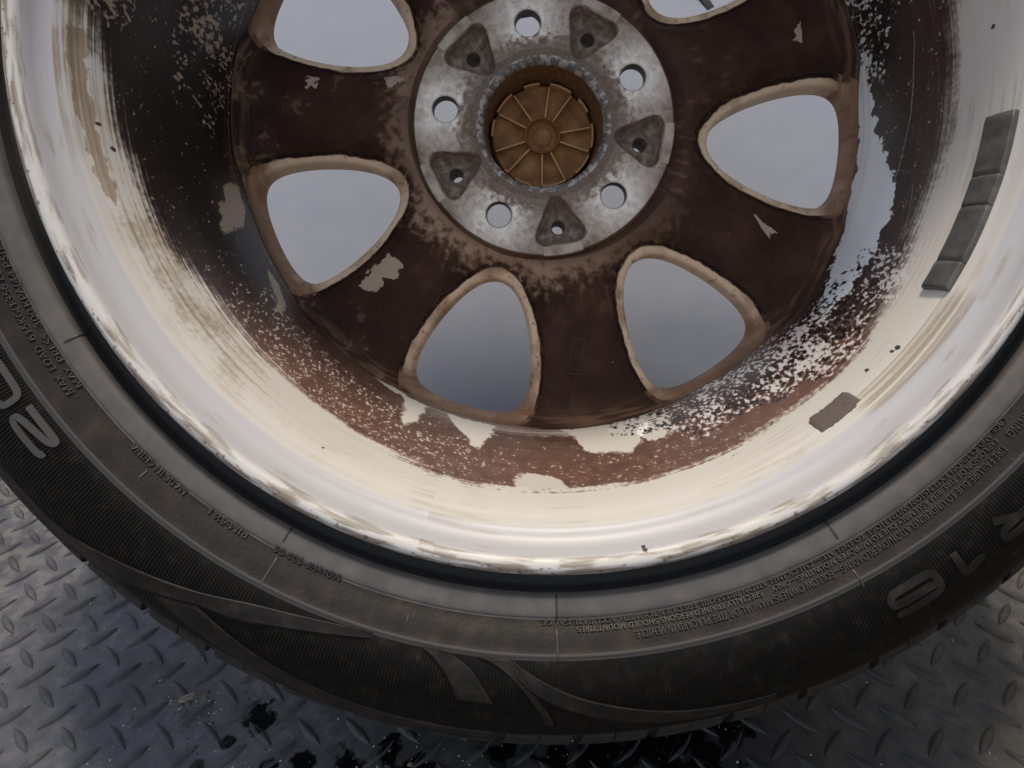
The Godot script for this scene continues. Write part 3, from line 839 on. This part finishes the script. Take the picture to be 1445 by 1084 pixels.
	for k in 10:
		var axis := deg_to_rad(LUG + 36.0 * k)
		if k % 2 == 0:
			var m := lathe([[7.45, 65.2], [7.1, 64.0], [7.0, 58.0], [7.2, 57.0]], 48)
			var o := part("bolt_hole", m, mats.tube, pad)
			o.position = Vector3(57.15 * cos(axis), 0, 57.15 * sin(axis)) * MM
		else:
			var pts := PackedVector3Array()
			var rays := 61
			for i in rays:
				var phi := TAU * i / (rays - 1)
				var R := pocket_radius(phi)
				for e in [[-0.5, 65.3], [-1.0, 63.5], [-1.9, 59.0], [-3.2, 55.8], [-5.2, 54.2]]: pts.append(Vector3((R + e[0]) * cos(phi), e[1], (R + e[0]) * sin(phi)) * MM)
				for e in [[5.4, 53.8], [4.4, 53.4], [3.9, 52.4], [3.8, 30.0]]: pts.append(Vector3(e[0] * cos(phi), e[1], e[0] * sin(phi)) * MM)
			var o := part("pocket", grid(pts, rays, 9), mats.pocket, pad)
			o.position = Vector3(57.6 * cos(axis), 0, 57.6 * sin(axis)) * MM
			o.rotation.y = -axis
			# painted flat at the pad's edge
			var fp := PackedVector3Array()
			for i in 15:
				var a := deg_to_rad(lerpf(-9.0, 9.0, i / 14.0))
				for e in [[69.8, 66.0], [70.0, 66.3], [74.2, 66.25], [75.1, 65.6], [75.6, 61.0]]: fp.append(Vector3(e[0] * cos(a), e[1], e[0] * sin(a)) * MM)
			var fo := part("painted_flat", grid(fp, 15, 5), mats.flat_paint, pad, "")
			fo.rotation.y = -axis
	hub.free()

func make_cap(t: Node3D):
	var c := part("centre_cap", lathe([[0.01, 37.0], [3.0, 38.2], [5.2, 38.2], [5.8, 37.0], [6.3, 36.6], [9.5, 37.0], [9.8, 41.6], [10.3, 42.2], [10.8, 41.6], [11.2, 36.2], [20.0, 35.8], [29.0, 35.6], [29.6, 37.5], [30.2, 37.6], [31.4, 35.0], [31.9, 30.0]], 96, 0, 360, true), mats.cap, t, "brown dusty back of the plastic centre cap")
	for k in 5:
		for s in [-1.0, 1.0]:
			var a := deg_to_rad(-78.3 + 72.0 * k + s * 14.0)
			var b := BoxMesh.new(); b.size = Vector3(18.4, 4.6, 0.95) * MM
			var o := part("rib", b, mats.cap_rib, c)
			o.position = Vector3(20.2 * cos(a), 38.2, 20.2 * sin(a)) * MM
			o.rotation.y = -a
	for g in [[-92, -66], [-55, -37], [-23, 4], [13, 38], [52, 80], [93, 112], [122, 128], [168, 187], [196, 222], [238, 256]]:
		var pts := PackedVector3Array()
		for i in 9:
			var th := deg_to_rad(lerpf(g[0], g[1], i / 8.0))
			for e in [[29.7, 36.0], [29.7, 42.2], [30.0, 42.8], [30.9, 42.8], [31.1, 42.2], [31.1, 36.0]]: pts.append(Vector3(e[0] * cos(th), e[1], e[0] * sin(th)) * MM)
		part("clip", grid(pts, 9, 6), mats.cap_rib, c)

func make_weights(t: Node3D):
	var ang := [-3.2, 4.7, 8.7, 16.3, 20.2]
	var rng := RandomNumberGenerator.new(); rng.seed = 9
	var strip := Node3D.new(); strip.name = "balance_weight_strip"; t.add_child(strip, true)
	strip.set_meta("label", "strip of four grey stick-on balance weights")
	for k in 4:
		var pts := PackedVector3Array()
		var a0: float = ang[k] + 0.03
		var a1: float = ang[k + 1] - 0.03
		var n := 10
		var tilt := rng.randf_range(-0.25, 0.25)
		for i in n + 3:
			var u := clampf(float(i - 1) / n, 0.0, 1.0)
			var th := lerpf(a0, a1, u)
			var end := i == 0 or i == n + 2
			var soft := 0.35 if (i == 1 or i == n + 1) else 0.0
			for e in [[43.2, -0.4], [43.4, 2.2], [44.2, 2.9], [51.0, 3.1], [57.6, 2.9], [58.4, 2.2], [58.6, -0.4]]:
				pts.append(barrel_pt(th, e[0] + tilt * (0.5 - u), 0.0 if end else maxf(e[1] - soft, -0.4)))
		part("balance_weight", grid(pts, n + 3, 7, null, true), mats.weight, strip)
	# the pad of foam tape a lost weight left behind
	var fp := PackedVector3Array()
	var nn := 16
	for i in nn + 1:
		var u := float(i) / nn
		var th := lerpf(37.2, 43.7, u)
		var j0 := 40.0 + rng.randf_range(-0.35, 0.35) + (1.5 if i < 3 else 0.0)
		var j1 := 53.2 + rng.randf_range(-0.7, 0.5) - (2.0 if i == 0 or i > nn - 2 else 0.0)
		for e in [[0.0, -0.1], [0.0, 0.7], [0.5, 0.9], [1.0, 0.7], [1.0, -0.1]]:
			var lift: float = e[1]
			if i == 0 or i == nn: lift = -0.1
			fp.append(barrel_pt(th + rng.randf_range(-0.1, 0.1), lerpf(j0, j1, e[0]), lift))
	part("tape_pad", grid(fp, nn + 1, 5, null, true), mats.foam, t, "grey foam tape left by a lost balance weight")

# --- tyre
func tyre_strip(s0: float, s1: float, n: int, segs: int) -> ArrayMesh:
	var pts := PackedVector3Array()
	var S := [s0]
	for p in tyre_line:
		if p.z > s0 + 0.2 and p.z < s1 - 0.2: S.append(p.z)
	S.append(s1)
	for i in segs + 1:
		for s in S: pts.append(tyre_pt(360.0 * i / segs, s))
	return grid(pts, segs + 1, S.size())

func make_tyre(t: Node3D):
	var tyre := Node3D.new(); tyre.name = "tyre"; t.add_child(tyre, true)
	tyre.set_meta("label", "black tyre with raised lettering on a dusty sidewall")
	part("bead_groove", tyre_strip(-4.7, 11.6, 0, 300), plain(Color(0.17, 0.165, 0.16), 0.8), tyre)
	part("bead", tyre_strip(11.6, 24.3, 0, 300), mats.bead, tyre)
	part("sidewall", tyre_strip(24.3, 38.4, 0, 360), mats.rubber, tyre)
	part("raised_ring", tyre_strip(38.4, 41.4, 0, 360), mats.ring, tyre)
	# band of fine radial ribs
	var ribs := 1170
	var pitch := 360.0 / ribs
	var pts := PackedVector3Array()
	var rows := []
	for j in 23: rows.append(along(tyre_line, lerpf(41.3, 85.4, j / 22.0)))
	var prof := [0.0, 0.62, 0.7, 0.62]
	var count := 0
	for i in ribs * 4 + 1:
		var th := deg_to_rad(i * pitch / 4.0 - 30.0)
		if i > 760 * 4 and i % 4 != 0 and i % 4 != 2: continue      # past the visible arc the ribs need fewer points
		count += 1
		for j in 23:
			var a = rows[j]
			var l: float = prof[i % 4] * smoothstep(0.0, 2.0, j) * smoothstep(22.0, 19.0, j) - 0.1
			var r: float = a[0] + a[2] * l
			pts.append(Vector3(r * cos(th), a[1] + a[3] * l, r * sin(th)) * MM)
	part("ribbed_band", grid(pts, count, 23), mats.serrated, tyre, "band of fine radial ribs on the sidewall")
	# smooth blades that sweep across the ribs: outer and inner edges as (angle, arc length)
	blade(tyre, [[150, 84], [138, 83], [126, 78], [121.2, 69.1], [116.3, 61.0], [111.9, 54.4], [106.8, 47.1], [99.5, 41.6], [96.0, 40.6]], [[150, 93], [138, 93], [126, 90], [121.0, 82], [115.9, 69.5], [111.7, 60.4], [108.1, 57.1], [103.0, 49.9], [96.0, 42.6]])
	blade(tyre, [[111.7, 60.4], [107.4, 67.0], [102.9, 73.0], [97.7, 79], [92, 83], [84, 84]], [[115.5, 69.5], [109, 78], [103.5, 86], [98, 90], [92, 91], [84, 91]])
	blade(tyre, [[91.6, 41.2], [90.3, 44.6], [88.9, 50.5], [87.6, 60.4]], [[90.0, 41.0], [88.2, 43.0], [86.4, 48.1], [84.4, 61.0]])
	blade(tyre, [[86.2, 41.3], [84.4, 44.4], [82.6, 50.2], [81.3, 57.5], [80.3, 66], [79.9, 73]], [[83.4, 41.0], [82.4, 45.5], [81.3, 52.1], [80.4, 58.4], [79.5, 66], [79.1, 73.0]])
	blade(tyre, [[83.2, 41.2], [81.4, 46.3], [78.2, 54.0], [75.2, 59.6], [71.1, 66.1], [68.2, 69.7], [64, 73], [60, 75]], [[83.0, 46.7], [81.3, 53.7], [79.0, 60.0], [75.2, 68.1], [71.2, 75.0], [68.2, 78.0], [64, 80], [60, 81]])
	# tread: a carcass, and blocks between the lateral grooves
	var cp := PackedVector3Array()
	for i in 241:
		var th := 360.0 * i / 240.0
		for s in [84.5, 86.4, 88.0, 95.0, 103.0, 112.0, 122.0, 135.0, 155.0, 181.0]:
			cp.append(tyre_pt(th, s, -0.3 if s < 86.9 else (-2.0 if s < 104.0 else -5.0)))
	# the hidden half is the same profile turned over
	part("carcass", grid(cp, 241, 10), mats.tread, tyre)
	var lowp := []
	for i in range(PT.size() - 1, 0, -1): lowp.append([PT[i][0], 2.0 * MID - PT[i][1]])
	part("outer_half", lathe(lowp, 200, 0, 360, false), mats.tread, tyre)
	var blocks := []
	var nb := 56
	for v in 2:
		var st := SurfaceTool.new(); st.begin(Mesh.PRIMITIVE_TRIANGLES)
		for h in 2:
			var b0 := (0.42 if h == 0 else 3.255) + 0.03 * v
			var b1 := (3.205 if h == 0 else 6.03) - 0.05 * v
			var bp := PackedVector3Array()
			var S := [86.6, 88.0, 90.5, 94.0, 98.0, 102.0, 107.0, 112.0, 120.0, 130.0, 142.0, 158.0]
			for i in 7:
				var e := i == 0 or i == 6
				var a := lerpf(b0, b1, clampf((i - 1) / 4.0, 0.0, 1.0))
				for q in S.size():
					var skew: float = (S[q] - 90.0) * 0.012
					var l: float = -6.6 if (e or q == S.size() - 1) else (0.1 if (i == 1 or i == 5) else 0.2)
					if q == 0: l = -0.5
					bp.append(tyre_pt(a + skew, S[q], l))
			append_mesh(st, grid(bp, 7, S.size(), null, false, true))
		blocks.append(st.commit())
	for k in nb:
		var o := part("tread_block", blocks[k % 2], mats.tread, tyre)
		o.rotation_degrees.y = -360.0 * k / nb
	# raised lettering
	var text := [
		["TIRE FAILURE DUE TO UNDERINFLATION/OVERLOADING---FOLLOW OWNERS MANUAL OR TIRE PLACARD IN VEHICLE.", 31.7, 71.5, 31.3, 2.45],
		["EXPLOSION OF TIRE/RIM ASSEMBLY DUE TO IMPROPER MOUNTING---ONLY ● SPECIALLY TRAINED PERSONS SHOULD MOUNT TIRES.", 31.6, 77.1, 27.6, 2.45],
		["CLIP-ON EXTENSION WITH HOSE TO INFLATE---CHECK INFLATION PRESSURE FREQUENTLY WITH ACCURATE GAUGE.", 33.4, 80.6, 23.9, 2.45],
		["CAGE AND", 29.4, 33.0, 24.3, 2.3],
		["● WARNING", 25.4, 30.6, 29.2, 3.4],
		["MADE IN CHINA", 118.7, 125.7, 23.6, 2.9],
		["RIM:6½ J", 111.3, 115.7, 23.4, 3.2],
		["MBH:HF-036-06", 101.1, 108.3, 21.9, 3.2],
		["MAX. LOAD  615KG(1356 LBS)", 133.1, 147.6, 28.5, 2.9],
		["MAX. PRESS  300 KPA(44 PSI)", 133.3, 148.6, 24.0, 2.9]]
	for e in text: lettering(tyre, e[0], e[1], e[2], e[3] - 0.1, e[4] * 1.12, 0.8, mats.letter, "Droid Sans", 600)
	glyph(tyre, [[[0.06, 0.70], [0.06, 0.86], [0.2, 0.95], [0.8, 0.95], [0.94, 0.84], [0.94, 0.66], [0.8, 0.55], [0.22, 0.36], [0.07, 0.22], [0.07, 0.07], [0.97, 0.07]]], 129.7, 134.2, 44.8, 10.4, 2.9, mats.big_letter)
	glyph(tyre, [[[0.5, 0.94], [0.84, 0.94], [0.95, 0.8], [0.95, 0.2], [0.84, 0.06], [0.16, 0.06], [0.05, 0.2], [0.05, 0.8], [0.16, 0.94], [0.52, 0.94]]], 135.0, 139.5, 44.8, 10.4, 2.9, mats.big_letter)
	glyph(tyre, [[[0.07, 0.0], [0.07, 0.94], [0.8, 0.94], [0.94, 0.82], [0.94, 0.6], [0.8, 0.46], [0.1, 0.46]], [[0.5, 0.46], [0.94, 0.0]]], 33.2, 37.8, 49.6, 11.0, 3.3, mats.rubber)
	glyph(tyre, [[[0.1, 0.68], [0.1, 0.80], [0.5, 0.94], [0.62, 0.94], [0.62, 0.0]]], 39.8, 43.2, 49.4, 11.4, 3.4, mats.rubber)
	glyph(tyre, [[[0.92, 0.80], [0.86, 0.94], [0.16, 0.94], [0.06, 0.8], [0.06, 0.2], [0.16, 0.06], [0.84, 0.06], [0.94, 0.18], [0.94, 0.42], [0.84, 0.54], [0.1, 0.54]]], 43.9, 48.9, 49.6, 11.4, 3.5, mats.rubber)
	# mould lines and a few rubber whiskers
	for e in [[78.9, 13.0, 24.0], [78.9, 28.4, 41.6], [107.9, 8.0, 20.0], [107.6, 26.5, 39.0], [49.4, 9.5, 21.0], [49.9, 34.6, 43.0], [137.8, 9.2, 20.5], [122.8, 28.2, 33.3], [93.5, 29.3, 33.0], [18.0, 9.0, 22.0]]:
		var lp := PackedVector3Array()
		var n := 10
		for i in n + 1:
			var s := lerpf(e[1], e[2], float(i) / n)
			var up := 0.0 if i == 0 or i == n else 0.45
			for q in [[-0.13, -0.1], [-0.07, 1.0], [0.07, 1.0], [0.13, -0.1]]: lp.append(tyre_pt(e[0] + q[0], s, q[1] * up))
		part("mould_line", grid(lp, n + 1, 4, null, true), mats.letter, tyre)

# a raised figure drawn with strokes of even width (mm) in a cell from th0 to th1 and base to base + cap
func glyph(tyre: Node3D, paths: Array, th0: float, th1: float, base: float, cap: float, width: float, mat: Material):
	var st := SurfaceTool.new(); st.begin(Mesh.PRIMITIVE_TRIANGLES)
	var rr: float = along(tyre_line, base + cap * 0.5)[0]
	var wide := deg_to_rad(th1 - th0) * rr
	for path in paths:
		var L := []
		for q in path: L.append(Vector2(q[0] * wide, q[1] * cap))
		for k in 2:                        # round the corners a little
			var N := [L[0]]
			for i in L.size() - 1:
				N.append(L[i].lerp(L[i + 1], 0.2)); N.append(L[i].lerp(L[i + 1], 0.8))
			N.append(L[-1]); L = N
		var F := []
		for i in L.size() - 1:
			var m := maxi(1, int(L[i].distance_to(L[i + 1]) / 1.2))
			for k in m: F.append(L[i].lerp(L[i + 1], float(k) / m))
		F.append(L[-1])
		var pts := PackedVector3Array()
		for i in F.size():
			var d: Vector2 = (F[mini(i + 1, F.size() - 1)] - F[maxi(i - 1, 0)]).normalized()
			var nn := Vector2(-d.y, d.x) * width * 0.5
			for e in [[-1.0, -0.3], [-0.92, 1.1], [0.92, 1.1], [1.0, -0.3]]:
				var q: Vector2 = F[i] + nn * e[0]
				pts.append(tyre_pt(th0 + rad_to_deg(q.x / rr), base + q.y, e[1] if i > 0 and i < F.size() - 1 else minf(e[1], 0.9)))
		append_mesh(st, grid(pts, F.size(), 4, null, true, true))
	part("lettering", st.commit(), mat, tyre)

func resample(A: Array, n: int) -> Array:
	var out := []
	var c := Curve2D.new()
	for i in A.size():
		var p := Vector2(A[i][0], A[i][1] * 0.2)
		var tn := Vector2.ZERO
		if i > 0 and i < A.size() - 1: tn = Vector2(A[i + 1][0] - A[i - 1][0], (A[i + 1][1] - A[i - 1][1]) * 0.2) / 6.0
		c.add_point(p, -tn, tn)
	for i in n:
		var p := c.sample_baked(c.get_baked_length() * i / (n - 1), true)
		out.append(Vector2(p.x, p.y / 0.2))
	return out

func blade(tyre: Node3D, A: Array, B: Array):
	var n := 44
	var a := resample(A, n)
	var b := resample(B, n)
	var pts := PackedVector3Array()
	for i in n:
		for j in 11:
			var u := clampf((j - 1) / 8.0, 0.0, 1.0)
			var p: Vector2 = a[i].lerp(b[i], u)
			var lift := -0.2 if (j == 0 or j == 10 or i == 0 or i == n - 1) else (1.15 if j == 1 or j == 9 else 0.9)
			pts.append(tyre_pt(p.x, p.y, lift))
	part("smooth_blade", grid(pts, n, 11, null, false), mats.rubber, tyre)

func lettering(tyre: Node3D, s: String, th0: float, th1: float, base: float, cap: float, lift: float, mat: Material, font: String, weight: int):
	var f := SystemFont.new(); f.font_names = PackedStringArray([font]); f.font_weight = 700 if weight > 600 else 400
	var fv := FontVariation.new(); fv.base_font = f; fv.variation_embolden = 0.6 if weight > 700 else 0.0
	var tm := TextMesh.new(); tm.text = s; tm.font = fv; tm.font_size = 32; tm.pixel_size = 0.01; tm.depth = 0.04; tm.curve_step = 2.0
	tm.horizontal_alignment = HORIZONTAL_ALIGNMENT_LEFT; tm.vertical_alignment = VERTICAL_ALIGNMENT_BOTTOM
	var arr := tm.surface_get_arrays(0)
	var v: PackedVector3Array = arr[Mesh.ARRAY_VERTEX]
	var idx: PackedInt32Array = arr[Mesh.ARRAY_INDEX] if arr[Mesh.ARRAY_INDEX] != null else PackedInt32Array(range(v.size()))
	var x0 := 1e9
	var x1 := -1e9
	var y0 := 1e9
	var y1 := -1e9
	for p in v:
		x0 = minf(x0, p.x); x1 = maxf(x1, p.x); y0 = minf(y0, p.y); y1 = maxf(y1, p.y)
	for i in v.size():
		var p := v[i]
		v[i] = tyre_pt(lerpf(th0, th1, (p.x - x0) / (x1 - x0)), base + cap * (p.y - y0) / (y1 - y0), lift if p.z > 0.0 else -0.4)
	part("lettering", finish(v, idx, null, true), mat, tyre)

# ------------------------------------------------------------------ loose things
func chip(size: Vector3, seed_: int) -> ArrayMesh:         # a small angular fragment
	var rng := RandomNumberGenerator.new(); rng.seed = seed_
	var n := 8
	var pts := PackedVector3Array()
	for i in n + 1:
		var a := TAU * (i % n) / n
		rng.seed = seed_ * 31 + i % n
		for e in [[0.02, -0.5], [0.9, -0.5], [1.0, -0.1], [0.8, 0.42], [0.02, 0.5]]:
			var k: float = e[0] * rng.randf_range(0.75, 1.15)
			pts.append(Vector3(cos(a) * k * size.x, (e[1] + 0.5) * size.y * rng.randf_range(0.8, 1.1), sin(a) * k * size.z) * 0.5)
	return grid(pts, n + 1, 5, null, true, true)

func make_debris():
	var wood := plain(Color.WHITE, 0.8)
	wood.albedo_texture = tex(fnl(0.05, 4, 203), [[0.0, Color(0.26, 0.23, 0.20)], [0.5, Color(0.46, 0.42, 0.38)], [1.0, Color(0.68, 0.64, 0.6)]], 256)
	tri(wood, 60.0)
	var data := [
		["stone_chip", chip(Vector3(13, 5, 5.5) * MM, 3), Vector3(-228, 0, 219), 25.0, "small pale flat chip of stone lying between the bars left of the tyre"],
		["pebble", chip(Vector3(3.4, 2.4, 2.8) * MM, 5), Vector3(-91, 0, 266), 0.0, "tiny white pebble by the bottom edge of the tyre"],
		["pebble", chip(Vector3(4.2, 3.0, 3.6) * MM, 8), Vector3(-250, 0, 205), 40.0, "tiny grey pebble up beyond the flat stone chip"],
		["pebble", chip(Vector3(3.0, 2.4, 2.4) * MM, 9), Vector3(238, 0, 203), 70.0, "tiny dark pebble right of the tyre beside an oil spot"]]
	for e in data:
		var o := thing(e[0], e[4], "stone" if e[0] == "stone_chip" else "pebble", e[2] * MM)
		o.rotation_degrees.y = e[3]
		if e[0] == "pebble": o.set_meta("group", "tiny pebbles on the tread plate")
		part("body", e[1], wood, o)
	# a black strap and a scrap of rubber on the pale slope behind the wheel
	var black := plain(Color(0.05, 0.05, 0.055), 0.7)
	var up := Vector3(0, 0.766044, 0.642788)
	for e in [["strap", Vector3(205, 291, -383), Vector3(150, 352, -456), 9.0, 2.0, "black strap end lying on the pale slope, seen through the top right opening", "strap"], ["rubber_scrap", Vector3(203, 144, -208), Vector3(226, 132, -194), 12.0, 2.5, "small black scrap at the lower edge of the right opening", "scrap"]]:
		var a: Vector3 = e[1] * MM
		var b: Vector3 = e[2] * MM
		var o := thing(e[0], e[5], e[6], (a + b) * 0.5 + up * 0.0005)
		var along_ := (b - a).normalized()
		o.basis = Basis(along_, up, along_.cross(up)).orthonormalized()
		var pts := PackedVector3Array()
		var n := 9
		var l := a.distance_to(b)
		for i in n:
			var u := float(i) / (n - 1)
			var w: float = e[3] * MM * (0.5 if e[6] == "strap" else 0.5 * (1.0 - u * 0.7))
			var t: float = e[4] * MM if i > 0 and i < n - 1 else 0.0
			for q in [[-1.0, 0.0], [-0.95, 0.8], [0.0, 1.0], [0.95, 0.8], [1.0, 0.0]]: pts.append(Vector3((u - 0.5) * l, q[1] * t, q[0] * w + sin(u * 3.0) * 0.002))
		part("band" if e[6] == "strap" else "piece", grid(pts, n, 5, null, true), black, o)
	# grit scattered over the plate
	var grit := MultiMesh.new(); grit.transform_format = MultiMesh.TRANSFORM_3D; grit.use_colors = true
	grit.mesh = chip(Vector3(1, 0.8, 0.9) * MM, 17); grit.instance_count = 900
	var rng := RandomNumberGenerator.new(); rng.seed = 31
	for i in 900:
		var x := rng.randf_range(-430, 320)
		var z := rng.randf_range(20, 300)
		if i < 350: x = rng.randfn(-70.0, 110.0); z = rng.randf_range(215, 295)
		elif i < 450: x = rng.randfn(-222.0, 12.0); z = rng.randfn(224.0, 8.0)
		var k := rng.randf_range(0.5, 1.3) * (1.7 if rng.randf() < 0.06 else 1.0)
		grit.set_instance_transform(i, Transform3D(Basis(Vector3.UP, rng.randf() * TAU).scaled(Vector3(k, k, k)), Vector3(x, 0, z) * MM))
		var c := rng.randf()
		grit.set_instance_color(i, Color(0.45, 0.43, 0.40) if c < 0.35 else (Color(0.12, 0.10, 0.08) if c < 0.75 else Color(0.03, 0.03, 0.03)))
	var gm := plain(Color.WHITE, 0.8); gm.vertex_color_use_as_albedo = true
	var go := MultiMeshInstance3D.new(); go.name = "grit"; go.multimesh = grit; go.material_override = gm
	go.set_meta("kind", "stuff"); go.set_meta("label", "fine grit scattered over the oily tread plate"); go.set_meta("category", "grit"); add_child(go)
